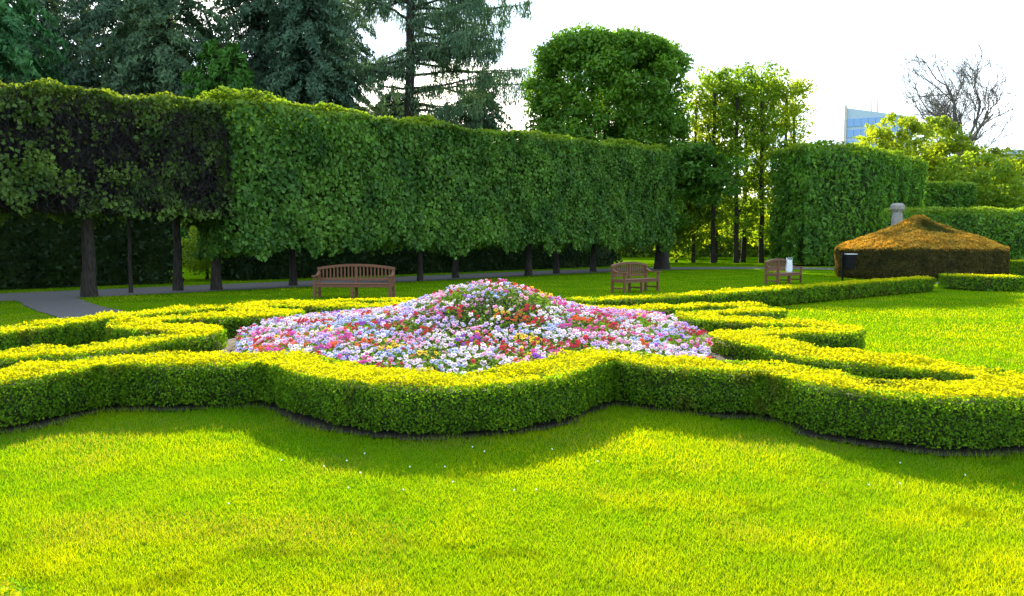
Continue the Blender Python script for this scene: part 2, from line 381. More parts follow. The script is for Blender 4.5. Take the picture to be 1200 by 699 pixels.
def strip(name, line, hw, z, mat):
    C = spline(line, False, 0.5); T, N = frame(C, False); j = rng.normal(0, 0.03, (len(C), 2))
    V = []; F = []
    for i in range(len(C)):
        for sgn in (-1, 1):
            e = C[i] + N[i] * sgn * (hw + j[i, (sgn + 1) // 2]); V.append((e[0], e[1], z))
    for i in range(len(C) - 1): F.append((2 * i, 2 * i + 1, 2 * i + 3, 2 * i + 2))
    o = quads(name, np.array(V), F, mat); tag(o, kind='structure'); return o
HD = np.array([0.66, 0.751]); HN = np.array([0.751, -0.66]); H0 = np.array([-12.6, 23.7])     # the tall hedge's line
def hl(s, off=0.0): return tuple(H0 + HD * s - HN * off)
MAIN = [hl(-14, 1.7), hl(0, 1.7), hl(12, 1.7), hl(24, 1.8), hl(33, 1.0), (14.5, 51.0), (20.0, 49.5), (27.0, 46.5), (36, 44.0)]
strip('garden_path', MAIN, 1.9, 0.008, M['path'])
BRANCH = [(-14.2, 24.0), (-11.6, 20.4), (-9.6, 18.0), (-7.6, 15.6)]
strip('side_path', BRANCH, 0.75, 0.012, M['path'])
CROSS = [(15.0, 31.6), (19.0, 31.7), (26, 32.3), (40, 33.5)]
strip('cross_path', CROSS, 0.55, 0.016, M['path'])

# soil of the bed and the bare strip under the box hedge
gx = np.arange(-6.6, 5.3, 0.08); gy = np.arange(5.6, 16.5, 0.08); GX, GY = np.meshgrid(gx, gy, indexing='ij')
PP = np.stack([GX.ravel(), GY.ravel()], 1); ins = in_poly(PP, LOOPS); dl = near_line(PP, LOOP, True)
ok = (ins | (dl < 0.36 + 0.13 * noise(np.c_[PP, PP[:, :1] * 0], 2.5, 31))).reshape(GX.shape)
bz = np.where(ins, bed_z(PP), 0.010) * np.clip(np.where(ins, dl / 0.3, 1), 0.05, 1) + 0.006 + 0.02 * noise(np.c_[PP, PP[:, :1] * 0], 9, 6) * ins
Vs = np.c_[PP, bz]; ny = len(gy)
cell = ok[:-1, :-1] & ok[1:, :-1] & ok[1:, 1:] & ok[:-1, 1:]
ci, cj = np.nonzero(cell); a = ci * ny + cj
Fs = np.stack([a, a + ny, a + ny + 1, a + 1], 1); used, inv = np.unique(Fs, return_inverse=True)
so = quads('bed_soil', Vs[used], inv.reshape(Fs.shape), M['soil'], smooth=True); tag(so, kind='structure')

# ------------------------------------------------------------------ clipped box hedges
def lbl(o, label, cat='hedge', group=None): return tag(o, label, cat, group)
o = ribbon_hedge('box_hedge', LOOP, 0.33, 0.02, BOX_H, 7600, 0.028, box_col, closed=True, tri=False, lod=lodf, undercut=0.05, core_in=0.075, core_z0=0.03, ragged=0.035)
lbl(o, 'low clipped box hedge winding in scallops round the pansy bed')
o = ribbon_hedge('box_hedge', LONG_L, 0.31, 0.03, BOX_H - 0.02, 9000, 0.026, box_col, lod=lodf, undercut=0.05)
lbl(o, 'long low box hedge curving past the front of the wide bench')
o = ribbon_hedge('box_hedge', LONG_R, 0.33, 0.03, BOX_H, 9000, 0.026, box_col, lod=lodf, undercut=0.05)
lbl(o, 'long straight low box hedge running beside the two angled benches')
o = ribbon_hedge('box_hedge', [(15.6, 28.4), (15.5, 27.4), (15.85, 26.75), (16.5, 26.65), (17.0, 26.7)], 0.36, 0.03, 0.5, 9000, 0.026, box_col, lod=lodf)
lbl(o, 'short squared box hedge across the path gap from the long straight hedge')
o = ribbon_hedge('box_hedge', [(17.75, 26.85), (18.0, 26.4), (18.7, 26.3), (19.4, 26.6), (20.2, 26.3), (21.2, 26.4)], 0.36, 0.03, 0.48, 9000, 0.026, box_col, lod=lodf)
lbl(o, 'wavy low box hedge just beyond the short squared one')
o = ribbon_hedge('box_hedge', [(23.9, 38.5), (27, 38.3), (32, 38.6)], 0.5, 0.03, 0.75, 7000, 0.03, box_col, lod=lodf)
lbl(o, 'low box hedge behind the brown topiary, under the rounded hedge')
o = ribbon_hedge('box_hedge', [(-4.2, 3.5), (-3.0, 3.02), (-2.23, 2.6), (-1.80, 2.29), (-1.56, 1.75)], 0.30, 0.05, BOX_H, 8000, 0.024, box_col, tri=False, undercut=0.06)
lbl(o, 'corner of a box hedge poking up beside the front lawn')

# ------------------------------------------------------------------ tall clipped lime hedge
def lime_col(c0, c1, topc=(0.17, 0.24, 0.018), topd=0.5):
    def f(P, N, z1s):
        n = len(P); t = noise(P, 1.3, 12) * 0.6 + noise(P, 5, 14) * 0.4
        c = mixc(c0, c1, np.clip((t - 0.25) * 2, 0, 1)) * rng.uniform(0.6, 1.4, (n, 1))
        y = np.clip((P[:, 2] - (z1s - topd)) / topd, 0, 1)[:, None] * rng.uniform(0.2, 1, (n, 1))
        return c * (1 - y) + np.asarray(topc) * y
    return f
def trunk(parent, x, y, h, r, mat='bark', lean=(0, 0), name='trunk', seg=10):
    zs = np.linspace(-0.05, h, 8); k = np.linspace(0, 1, 8)
    wob = rng.normal(0, r * 0.12, (8, 2)); wob[0] = 0
    path = np.c_[x + lean[0] * k + wob[:, 0], y + lean[1] * k + wob[:, 1], zs]
    rad = r * (1 - 0.35 * k); rad[0] *= 1.25; rad[1] *= 1.05
    return tubes(name, [(path, rad)], M[mat], parent, seg)

def twig_part(parent, pts, hw, z0, z1, count, mat='core_brown'):
    C = spline(pts, False, 0.2); T, N = frame(C, False); ii = rng.integers(0, len(C), count)
    V = np.empty((count, 3, 3)); u = rng.choice([-1, 1], count) * hw * rng.uniform(0.3, 1.03, count)
    z = rng.uniform(z0, z1, count); p = np.c_[C[ii, 0] + N[ii, 0] * u, C[ii, 1] + N[ii, 1] * u, z]
    d = unit(np.c_[rng.normal(0, 0.6, (count, 2)), rng.uniform(0.2, 1.2, count)]); L = rng.uniform(0.2, 0.7, (count, 1)); b = unit(np.cross(d, rng.normal(0, 1, (count, 3)))) * 0.013
    V[:, 0] = p - b; V[:, 1] = p + b; V[:, 2] = p + d * L
    return tag(quads('twigs', V.reshape(-1, 3), np.arange(count * 3).reshape(-1, 3), M[mat], parent), kind='stuff')

def hspan(s0, s1, off=0.0, k=6): return [hl(s, off) for s in np.linspace(s0, s1, k)]
SPL = 4.0
topL = lambda s: 5.60 + 0.50 * s + 0.07 * np.sin(s * 23)
def keep_sparse(P, off):
    t = noise(P, 0.9, 41) * 0.5 + noise(P, 2.6, 43) * 0.5
    lowband = np.clip((4.6 - P[:, 2]) / 3.0, 0, 1); top = P[:, 2] > 5.75
    return (rng.random(len(P)) < np.clip((t - 0.46) * 3.0 + 0.20 + 0.75 * lowband, 0.04, 1)) | (top & (rng.random(len(P)) < 0.7))
hp = hspan(-9, SPL)
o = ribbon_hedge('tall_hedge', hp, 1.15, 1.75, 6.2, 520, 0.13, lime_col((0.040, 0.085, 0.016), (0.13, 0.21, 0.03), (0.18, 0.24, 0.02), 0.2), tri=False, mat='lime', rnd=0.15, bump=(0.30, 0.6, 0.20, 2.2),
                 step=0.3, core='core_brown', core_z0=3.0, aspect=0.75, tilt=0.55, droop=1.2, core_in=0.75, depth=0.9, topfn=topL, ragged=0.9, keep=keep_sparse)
twig_part(o, hp, 1.15, 2.4, 5.6, 42000)
for s, off, r in ((-6.5, 0, 0.17), (-3.2, 0.1, 0.16), (0.0, 0, 0.21), (1.6, 0.9, 0.06), (3.2, 1.0, 0.15), (4.2, 0.3, 0.17)):
    x, y = hl(s, off); trunk(o, x, y, 3.4, r)
lbl(o, 'tall clipped hedge section with thin brown twiggy top and sparse leaves')

topM = lambda s: 6.22 + 0.80 * s + 0.07 * np.sin(s * 40) - 0.9 * np.clip((s - 0.965) / 0.035, 0, 1) ** 2
def keep_m(P, off):
    return noise(P, 0.55, 51) * 0.55 + noise(P, 2.2, 53) * 0.45 > 0.17 * (0.6 + 0.8 * rng.random(len(P)))
hp = hspan(SPL + 0.05, 32.0)
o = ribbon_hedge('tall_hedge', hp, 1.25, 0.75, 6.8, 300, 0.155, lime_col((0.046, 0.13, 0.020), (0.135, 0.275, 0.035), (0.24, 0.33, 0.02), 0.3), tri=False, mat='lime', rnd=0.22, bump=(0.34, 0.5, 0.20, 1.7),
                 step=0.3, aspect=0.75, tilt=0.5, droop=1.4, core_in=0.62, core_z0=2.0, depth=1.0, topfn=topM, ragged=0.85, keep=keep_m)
for s, off, r in ((7.6, 0.9, 0.14), (13.2, 0.0, 0.12), (16.2, 0.9, 0.15), (20.3, 0.0, 0.18), (23.4, 0.7, 0.16), (27.0, 0.9, 0.17)):
    x, y = hl(s, off); trunk(o, x, y, 3.0, r)
lbl(o, 'long dense green tall clipped hedge on trunks behind the benches')

# dark evergreen screen behind the walk
o = ribbon_hedge('yew_hedge', hspan(-16, 5.6, 7.0), 1.2, 0.0, 4.4, 110, 0.20, lime_col((0.010, 0.026, 0.008), (0.022, 0.05, 0.012), (0.03, 0.06, 0.012)), mat='needle', rnd=0.3, bump=(0.3, 0.8, 0.15, 3), step=0.4, core_in=0.3, depth=0.6)
lbl(o, 'dark evergreen screen behind the sparse twiggy hedge section')
o = ribbon_hedge('yew_hedge', hspan(8.2, 37.0, 7.0), 1.2, 0.0, 4.8, 110, 0.20, lime_col((0.010, 0.026, 0.008), (0.022, 0.05, 0.012), (0.03, 0.06, 0.012)), mat='needle', rnd=0.3, bump=(0.3, 0.8, 0.15, 3), step=0.4, core_in=0.3, depth=0.6)
lbl(o, 'dark evergreen screen behind the long dense green hedge')

# square-cut hedge block and the hedges on the far right
bc = lime_col((0.050, 0.15, 0.016), (0.14, 0.30, 0.025), (0.24, 0.33, 0.02), 0.4)
o = ribbon_hedge('hedge_block', [(19.6, 57.2), (23.5, 58.2), (28.0, 63.0), (32.5, 68.0)], 2.3, 0.15, 8.3, 90, 0.26, bc, mat='lime', rnd=0.35, bump=(0.3, 0.5, 0.18, 1.8), step=0.5, aspect=0.75, tilt=0.5, droop=1.4, core_in=0.5, depth=0.7)
lbl(o, 'high square-cut leafy hedge block behind the bench near the litter bin')
o = ribbon_hedge('rounded_hedge', [(23.0, 49.5), (27, 47.6), (31.5, 47.0), (36, 47.8), (42, 50)], 1.7, 0.0, 3.6, 200, 0.16, bc, mat='lime', rnd=0.9, bump=(0.15, 0.8, 0.1, 3), step=0.4, core_in=0.4, aspect=0.7, depth=0.7,
                 topfn=lambda s: 3.55 - 0.9 * np.clip((s - 0.45) / 0.5, 0, 1) ** 2)
lbl(o, 'smooth round-topped green hedge behind the brown topiary')
o = ribbon_hedge('far_hedge', [(33.5, 73), (37, 72), (41, 72.5)], 1.3, 0.0, 7.0, 90, 0.26, bc, mat='lime', rnd=0.3, bump=(0.3, 0.5, 0.18, 1.8), step=0.5, core_in=0.5, depth=0.7, aspect=0.7)
lbl(o, 'flat-topped dark green hedge glimpsed beyond the square-cut block')

o = ribbon_hedge('backdrop_hedge', [(-6, 92), (10, 90), (26, 92), (46, 99), (70, 104)], 1.6, 0.0, 6.0, 34, 0.42, lime_col((0.07, 0.14, 0.012), (0.20, 0.30, 0.02), (0.26, 0.34, 0.02), 0.8), mat='thin', rnd=0.6, bump=(0.7, 0.35, 0.4, 1.1), step=0.8, core_in=0.8, depth=0.8, aspect=0.7)
lbl(o, 'light green hedge far behind the slender trees')

# ------------------------------------------------------------------ brown yew topiary
TX, TY, TR = 18.75, 36.8, 3.55
def top_prof(r):      # height at radius fraction
    r = np.sqrt(np.asarray(r) ** 2 + 0.006); return 1.32 + 1.82 * (1.003 - np.minimum(r, 1.003)) ** 0.95 * (1 - 0.20 * np.sin(np.pi * np.minimum(r, 1)))
o = empty('yew_topiary', (TX, TY, 0))
V = []; F = []; seg = 40; pr = [(TR * 0.93, 0.0), (TR * 0.95, 1.2)] + [(TR * r, top_prof(r) - d) for r, d in ((0.93, 0.16), (0.8, 0.25), (0.6, 0.45), (0.4, 0.70), (0.2, 0.75), (0.05, 0.7))]
for r, z in pr:
    for k in range(seg): V.append((TX + r * math.cos(2 * math.pi * k / seg), TY + r * math.sin(2 * math.pi * k / seg), z))
for i in range(len(pr) - 1):
    for k in range(seg): F.append((i * seg + k, i * seg + (k + 1) % seg, (i + 1) * seg + (k + 1) % seg, (i + 1) * seg + k))
F.append(tuple((len(pr) - 1) * seg + k for k in range(seg)))
poly('twig_core', V, F, M['core'], o)
n1, n2 = 60000, 30000
rr = np.sqrt(rng.random(n1)); an = rng.random(n1) * 2 * np.pi
P1 = np.c_[TX + TR * rr * np.cos(an), TY + TR * rr * np.sin(an), top_prof(rr) + 0.16 * (noise(np.c_[TR * rr * np.cos(an), TR * rr * np.sin(an), 0 * rr], 1.6, 61) - 0.5) + 0.10 * (noise(np.c_[TR * rr * np.cos(an), TR * rr * np.sin(an), 0 * rr], 5, 62) - 0.5) + rng.uniform(-0.05, 0.05, n1)]
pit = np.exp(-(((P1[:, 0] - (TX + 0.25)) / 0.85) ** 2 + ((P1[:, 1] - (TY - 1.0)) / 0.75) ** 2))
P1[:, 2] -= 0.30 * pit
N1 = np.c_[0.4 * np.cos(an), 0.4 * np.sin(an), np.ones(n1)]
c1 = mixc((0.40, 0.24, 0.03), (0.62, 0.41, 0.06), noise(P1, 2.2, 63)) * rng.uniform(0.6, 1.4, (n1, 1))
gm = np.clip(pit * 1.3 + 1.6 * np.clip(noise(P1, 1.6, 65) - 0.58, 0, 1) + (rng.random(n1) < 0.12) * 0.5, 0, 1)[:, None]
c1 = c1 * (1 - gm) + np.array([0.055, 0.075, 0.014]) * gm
an2 = rng.random(n2) * 2 * np.pi; z2 = rng.uniform(0.02, 1.34, n2)
rad2 = TR + 0.10 * (noise(np.c_[an2 * 6, z2 * 2, z2], 1, 67) - 0.5) - 0.05 * rng.random(n2) - 0.15 * np.clip(1 - z2 / 0.3, 0, 1)
P2 = np.c_[TX + rad2 * np.cos(an2), TY + rad2 * np.sin(an2), z2]; N2 = np.c_[np.cos(an2), np.sin(an2), 0.3 + 0 * an2]
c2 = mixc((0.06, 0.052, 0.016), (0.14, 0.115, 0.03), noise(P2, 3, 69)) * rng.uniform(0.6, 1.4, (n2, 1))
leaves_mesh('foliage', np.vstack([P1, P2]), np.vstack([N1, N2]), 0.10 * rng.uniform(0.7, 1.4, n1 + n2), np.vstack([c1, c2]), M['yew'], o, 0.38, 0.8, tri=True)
lbl(o, 'brown yew topiary clipped to a drum with a low pointed cap', 'topiary')

# ------------------------------------------------------------------ trees
def cluster_leaves(centers, rad, per, leaf, c0, c1, mat, parent, aspect=0.7, droop=0.8, tilt=0.8, flat=0.75, name='crown', clip=None):
    k = len(centers); per = int(per); n = k * per
    ci = np.repeat(np.arange(k), per); v = unit(rng.normal(0, 1, (n, 3))) * (rng.random(n) ** 0.45)[:, None]
    rads = np.broadcast_to(rad, (k,))[ci][:, None]
    P = centers[ci] + v * rads * np.array([1, 1, flat]); N = v + np.array([0, 0, 0.4])
    t = np.clip(np.repeat(rng.random(k), per) * 0.6 + rng.random(n) * 0.4, 0, 1)
    col = mixc(c0, c1, t) * rng.uniform(0.75, 1.3, (n, 1))
    if clip is not None:
        s = clip(P); P, N, col = P[s], N[s], col[s]
    return leaves_mesh(name, P, N, leaf * rng.uniform(0.7, 1.35, len(P)), col, M[mat], parent, aspect, tilt, droop, tri=True)

def clipped_tree(name, label, x, y, rx, ry, z0, z1, nclus, per, crad, leaf, c0, c1, mat='lime', trunk_r=0.35, dome=0.2, shell=0.72, group=None, thr=0.0, seed=1):
    o = empty(name, (x, y, 0)); H = z1 - z0
    th = rng.random(nclus) * 2 * np.pi; rf = np.where(rng.random(nclus) < 0.8, rng.uniform(shell, 1, nclus), rng.uniform(0.2, shell, nclus)); hz = rng.random(nclus)
    lim = np.where(hz > 1 - dome, np.sqrt(np.clip(1 - ((hz - (1 - dome)) / dome) ** 2 * 0.62, 0.05, 1)), 1.0); lim = lim * 1.0
    C = np.c_[x + rx * rf * lim * np.cos(th), y + ry * rf * lim * np.sin(th), z0 + hz * H]
    topn = int(nclus * 0.18); tt = rng.random(topn) * 2 * np.pi; tr = np.sqrt(rng.random(topn)) * 0.85
    C = np.vstack([C, np.c_[x + rx * tr * np.cos(tt), y + ry * tr * np.sin(tt), z1 - 0.15 * H * dome * 3 * tr ** 2 - 0.2]])
    if thr: C = C[noise(C, 0.45, seed) * 0.6 + noise(C, 1.2, seed + 1) * 0.4 > thr]
    cluster_leaves(C, crad * rng.uniform(0.7, 1.2, len(C)), per, leaf, c0, c1, mat, o)
    trunk(o, x, y, z1 * 0.82, trunk_r)
    for k in range(5):
        a = rng.random() * 6.28; zb = z0 + H * rng.uniform(0.05, 0.5); e = np.array([x + rx * 0.8 * math.cos(a), y + ry * 0.8 * math.sin(a), zb + H * 0.3])
        b = np.array([x, y, zb]); pth = [b + (e - b) * t + np.array([0, 0, 0.6 * math.sin(t * 3.1)]) for t in np.linspace(0, 1, 6)]
        tubes('limb', [(pth, np.linspace(trunk_r * 0.45, 0.05, 6))], M['bark'], o, 6)
    tag(o, label, 'tree', group); return o

clipped_tree('clipped_tree', 'large clipped tree with rounded flat top rising behind the long hedge', 7.3, 62, 6.0, 5.2, 3.0, 17.0, 900, 95, 0.95, 0.28, (0.045, 0.13, 0.014), (0.14, 0.29, 0.02))

# limb-ended tree beside the long hedge's end
o = empty('lime_tree', (9.15, 48.6, 0)); trunk(o, 9.15, 48.6, 5.6, 0.42)
b = np.array([9.15, 48.6, 4.3]); tubes('limb', [([b, b + (0.5, 0, 0.5), b + (1.4, -0.1, 0.75), b + (2.4, 0.1, 1.2), b + (3.2, 0.2, 2.0)], [0.24, 0.22, 0.18, 0.13, 0.07])], M['bark'], o)
k = 110; cc = np.c_[rng.normal(11.2, 1.25, k), rng.normal(49.0, 1.0, k), rng.uniform(4.6, 7.4, k)]; cc[:, 2] -= 0.25 * np.abs(cc[:, 0] - 11.0)
cluster_leaves(cc, 0.6, 60, 0.26, (0.030, 0.095, 0.010), (0.075, 0.18, 0.014), 'lime', o)
tag(o, 'small lime with a bent bare limb and thick trunk at the hedge end', 'tree')

# stand of slender trees
slim = [(14.9, 65.5, 0), (16.2, 64.2, 1), (17.0, 66.6, 0), (17.9, 63.6, 1), (18.9, 65.2, 1), (19.9, 63.6, 1), (20.8, 66.4, 0), (21.9, 64.6, 0), (23.2, 65.6, 0)]
first_pale = True
for i, (x, y, dk) in enumerate(slim):
    z1 = 15.7 - 0.045 * (x - 18.8) ** 2 + rng.uniform(-0.15, 0.15)
    o = empty('slender_tree', (x, y, 0)); n = 104 if not dk else 108
    th = rng.random(n) * 6.283; rr = np.sqrt(rng.random(n)) * 1.6; zz = 1.5 + (z1 - 1.9) * rng.random(n) ** 0.75
    C = np.c_[x + rr * np.cos(th), y + rr * np.sin(th), zz]; C = C[(C[:, 0] > 13.9) & (C[:, 0] < 23.9)]
    if dk: cluster_leaves(C, 0.66, 36, 0.26, (0.10, 0.20, 0.010), (0.22, 0.34, 0.018), 'thin', o)
    else: cluster_leaves(C, 0.66, 34, 0.26, (0.18, 0.27, 0.014), (0.34, 0.43, 0.02), 'thin', o)
    trunk(o, x, y, z1 - 2.0, 0.18 if dk else 0.14, lean=(rng.uniform(-0.3, 0.3), 0))
    for k in range(7):
        a = rng.random() * 6.28; zb = rng.uniform(3, z1 - 3); b = np.array([x, y, zb])
        tubes('limb', [([b, b + (0.5 * math.cos(a), 0.5 * math.sin(a), 0.7), b + (0.9 * math.cos(a), 0.9 * math.sin(a), 1.9)], [0.07, 0.05, 0.02])], M['bark'], o, 5)
    tag(o, 'dark-leaved slender tree in the clipped stand behind the benches' if dk else 'pale-leaved slender tree in the clipped stand behind the benches', 'tree', 'dark slender trees in the clipped stand' if dk else 'pale slender trees in the clipped stand')

def conifer(label, x, y, h, rb, c0, c1, dens=1.0, z0=2.0, droop=0.35, spray=(0.45, 0.10), trunk_r=0.35, group=None, name='conifer', openf=0.0, taper=0.20):
    o = empty(name, (x, y, 0)); trunk(o, x, y, h * 0.96, trunk_r)
    Ps = []; zl = z0; limbs = []
    while zl < h - 0.4:
        k = rng.integers(4, 7); a0 = rng.random() * 6.28
        for q in range(k):
            if rng.random() < openf: continue
            a = a0 + q * 6.28 / k + rng.normal(0, 0.2); L = rb * (1 - zl / h) ** taper * rng.uniform(0.7, 1.15) + 0.3
            m = int(max(6, L * 26 * dens)); t = np.sqrt(rng.random(m)); lat = rng.normal(0, 0.20 * L * 0.5, m) * (1.1 - 0.5 * t)
            px = np.cos(a) * t * L - np.sin(a) * lat; py = np.sin(a) * t * L + np.cos(a) * lat
            pz = zl + 0.25 * L * t * (1 - t) - droop * L * t ** 2 - np.abs(rng.normal(0, 0.28, m)) - 0.15 * np.abs(lat)
            Ps.append(np.c_[x + px, y + py, pz])
            tt = np.linspace(0, 0.9, 5); limbs.append((np.c_[x + np.cos(a) * tt * L, y + np.sin(a) * tt * L, zl + 0.25 * L * tt * (1 - tt) - droop * L * tt ** 2], np.linspace(0.07, 0.015, 5)))
        zl += rng.uniform(0.35, 0.65)
    P = np.vstack(Ps); n = len(P)
    col = mixc(c0, c1, np.clip(noise(P, 0.5, 71) * 0.7 + rng.random(n) * 0.5 - 0.1, 0, 1)) * rng.uniform(0.7, 1.3, (n, 1))
    rad = unit(np.c_[P[:, 0] - x, P[:, 1] - y, 0 * P[:, 0] + 0.8])
    leaves_mesh('crown', P, rad, spray[0] * rng.uniform(0.6, 1.3, n), col, M['needle'], o, spray[1] / spray[0] * 2, 0.7, 1.4, 0.05, tri=True)
    tag(tubes('branches', limbs, M['bark'], o, 3), kind='stuff')
    tag(o, label, 'tree', group); return o
dk0, dk1 = (0.026, 0.062, 0.040), (0.09, 0.155, 0.085)
conifer('dark conifer at the outer end of the tree belt over the twiggy hedge', -47.0, 66, 24, 7.0, dk0, dk1, 1.4)
conifer('dark conifer with drooping green boughs above the twiggy hedge top', -37.5, 58, 21.5, 6.2, (0.03, 0.10, 0.04), (0.08, 0.22, 0.06), 1.7)
conifer('broad blackish conifer behind the join of twiggy and dense hedges', -35.0, 74, 27, 7.5, dk0, dk1, 1.4)
conifer('dark conifer with a slightly open crown between blackish and light-tipped conifers', -28.0, 66, 24.5, 6.2, dk0, (0.11, 0.18, 0.08), 1.5, openf=0.06)
conifer('low light-green tipped conifer standing before the dark belt', -20.0, 56, 16.0, 5.4, (0.028, 0.09, 0.012), (0.06, 0.17, 0.016), 1.7, droop=0.1, taper=0.5)
conifer('dark conifer rising straight behind the light-tipped one', -23.5, 76, 27.5, 6.5, dk0, dk1, 1.4)
conifer('slim dark conifer next to the spreading larch', -17.6, 70, 26, 5.0, dk0, (0.09, 0.16, 0.085), 1.6)
conifer('tall dark conifer wedged between the outer and the drooping conifer', -43.5, 76, 27, 7.5, dk0, dk1, 1.4)
conifer('tall background conifer just behind the slim dark one', -20.5, 86, 31, 7.5, dk0, dk1, 1.2)
conifer('bushy dark conifer tucked low behind the drooping conifer', -33.0, 62, 14, 6.0, dk0, dk1, 1.4, taper=0.35)
conifer('dark bushy conifer filling under the spreading larch', -3.5, 84, 18.0, 6.5, dk0, dk1, 1.5, taper=0.4)
conifer('second low bushy conifer under the spreading larch, close to its trunk', -12.5, 86, 18.0, 6.0, dk0, dk1, 1.5, taper=0.4)

# spreading larch with long bare-looking limbs and hanging sprays
LX, LY = -9.6, 75.0
o = empty('larch', (LX, LY, 0)); trunk(o, LX, LY, 25.5, 0.55, lean=(0.3, 0))
sp = []; 
for i in range(64):
    zb = rng.uniform(8, 26.0); sgn = 1 if rng.random() < 0.6 else -1; a = rng.normal(0, 0.6); L = rng.uniform(5.0, 11.5) * (1 if sgn > 0 else 0.7)
    dx, dy = sgn * math.cos(a) * L, math.sin(a) * L; t = np.linspace(0, 1, 11); dr = rng.uniform(0.05, 0.85)
    pth = np.c_[LX + dx * t, LY + dy * t, zb + 0.10 * L * np.sin(t * 3) - dr * L * t + (dr + 0.25) * 0.62 * L * t ** 2.6]; pth[1:] += np.cumsum(rng.normal(0, 0.09, (10, 3)), 0)
    tubes('limb', [(pth, np.linspace(0.15, 0.025, 11))], M['bark'], o, 5)
    m = int(L * 210); tt = rng.random(m) ** 0.75; base = np.c_[np.interp(tt, t, pth[:, 0]), np.interp(tt, t, pth[:, 1]), np.interp(tt, t, pth[:, 2])]
    cl = noise(base, 1.3, 83); sel = rng.random(m) < np.clip((cl - 0.25) * 2.6, 0.15, 1); base = base[sel]; cl = cl[sel]; m = len(base)
    hang = rng.random(m) ** 1.2 * (0.3 + 2.6 * np.clip(cl - 0.2, 0, 1)) * (0.6 + 0.8 * noise(base, 0.4, 85))
    base += np.c_[rng.normal(0, 0.16, m) + 0.5 * (noise(base, 2.0, 87) - 0.5), rng.normal(0, 0.5, m), -hang + 0.1]
    sp.append(base)
P = np.vstack(sp); n = len(P)
col = mixc((0.05, 0.10, 0.055), (0.12, 0.20, 0.095), noise(P, 0.6, 73)) * rng.uniform(0.7, 1.3, (n, 1))
leaves_mesh('crown', P, unit(rng.normal(0, 1, (n, 3)) * (1, 1, 0.2)), 0.42 * rng.uniform(0.6, 1.4, n), col, M['needle'], o, 0.22, 0.35, 3.0, 0.03, tri=True)
tag(o, 'spreading larch with long bare limbs and hanging sprays against the sky', 'tree')

def leafy_tree(name, label, x, y, h, r, z0, ncl, per, leaf, c0, c1, crad=1.1, thr=0.0, seed=5, mat='thin', group=None, tr=0.3, sx=1.0):
    o = empty(name, (x, y, 0)); v = unit(rng.normal(0, 1, (ncl, 3))) * (rng.random(ncl) ** 0.4)[:, None]
    C = np.array([x, y, (z0 + h) / 2]) + v * np.array([r * sx, r, (h - z0) / 2]); C[:, 2] += 0.9 * (noise(C, 0.35, seed) - 0.5)
    if thr: C = C[noise(C, 0.4, seed) > thr]
    cluster_leaves(C, crad * rng.uniform(0.6, 1.2, len(C)), per, leaf, c0, c1, mat, o)
    trunk(o, x, y, h * 0.75, tr)
    for k in range(6):
        a = rng.random() * 6.28; zb = z0 * 0.6 + (h - z0) * rng.uniform(0.05, 0.35); b = np.array([x, y, zb]); e = b + np.array([r * 0.8 * math.cos(a) * sx, r * 0.8 * math.sin(a), (h - z0) * 0.35])
        tubes('limb', [([b, (b * 2 + e) / 3 + (0, 0, 0.3), (b + 2 * e) / 3 + (0, 0, 0.4), e], np.array([0.5, 0.38, 0.25, 0.08]) * tr)], M['bark'], o, 6)
    tag(o, label, 'tree', group); return o
yg0, yg1 = (0.18, 0.26, 0.015), (0.33, 0.40, 0.02)
leafy_tree('broadleaf_tree', 'yellow-green leafy tree below the glass tower', 40.2, 84, 15.0, 4.6, 3, 210, 55, 0.42, yg0, yg1, 1.0, 0.25, 5)
leafy_tree('broadleaf_tree', 'yellow-green bushy tree between glass tower and bare tree', 46.5, 88, 15.2, 4.2, 3, 180, 55, 0.42, yg0, (0.20, 0.28, 0.02), 1.0, 0.25, 15)
leafy_tree('broadleaf_tree', 'mid-green bushy tree beneath the bare tree', 45.0, 78, 10.5, 4.2, 1, 130, 55, 0.36, (0.10, 0.20, 0.014), (0.22, 0.32, 0.02), 1.0, 0.15, 25)
leafy_tree('broadleaf_tree', 'bright fresh green tree in front of the pale building', 48.5, 82, 11.6, 3.2, 1.5, 90, 50, 0.36, (0.18, 0.27, 0.014), (0.32, 0.40, 0.02), 0.9, 0.25, 35)
leafy_tree('broadleaf_tree', 'airy tree with grey limbs beside the pale building', 56.0, 84, 15.0, 4.6, 2.5, 110, 34, 0.34, (0.18, 0.26, 0.02), (0.30, 0.37, 0.03), 0.85, 0.50, 45)
leafy_tree('broadleaf_tree', 'yellow-green tree filling below the bare tree trunk', 53.0, 90, 13.0, 4.6, 2, 170, 50, 0.42, yg0, (0.20, 0.28, 0.02), 1.0, 0.2, 47)
leafy_tree('broadleaf_tree', 'tall loose tree overhanging the pale building corner', 65.5, 95, 19.5, 3.4, 3, 100, 40, 0.42, (0.09, 0.14, 0.02), (0.18, 0.25, 0.03), 1.0, 0.38, 49)
leafy_tree('shrub', 'low green shrub under the airy tree near the pale building', 48.0, 68, 3.9, 3.2, 0.2, 70, 55, 0.30, (0.07, 0.14, 0.012), (0.15, 0.23, 0.016), 0.7, 0, 55, tr=0.1, sx=1.6)
leafy_tree('shrub', 'fresh green shrub between the long hedge end and slender trees', 13.6, 66, 8.5, 2.6, 0.3, 120, 50, 0.34, (0.08, 0.16, 0.010), (0.18, 0.27, 0.014), 0.9, 0, 58, tr=0.1, sx=1.2)
leafy_tree('shrub', 'dark understorey shrub behind the stand of slender trees', 20.0, 78, 6.0, 4.0, 0.2, 140, 55, 0.34, (0.08, 0.15, 0.012), (0.16, 0.25, 0.016), 0.9, 0, 57, tr=0.1, sx=1.8)
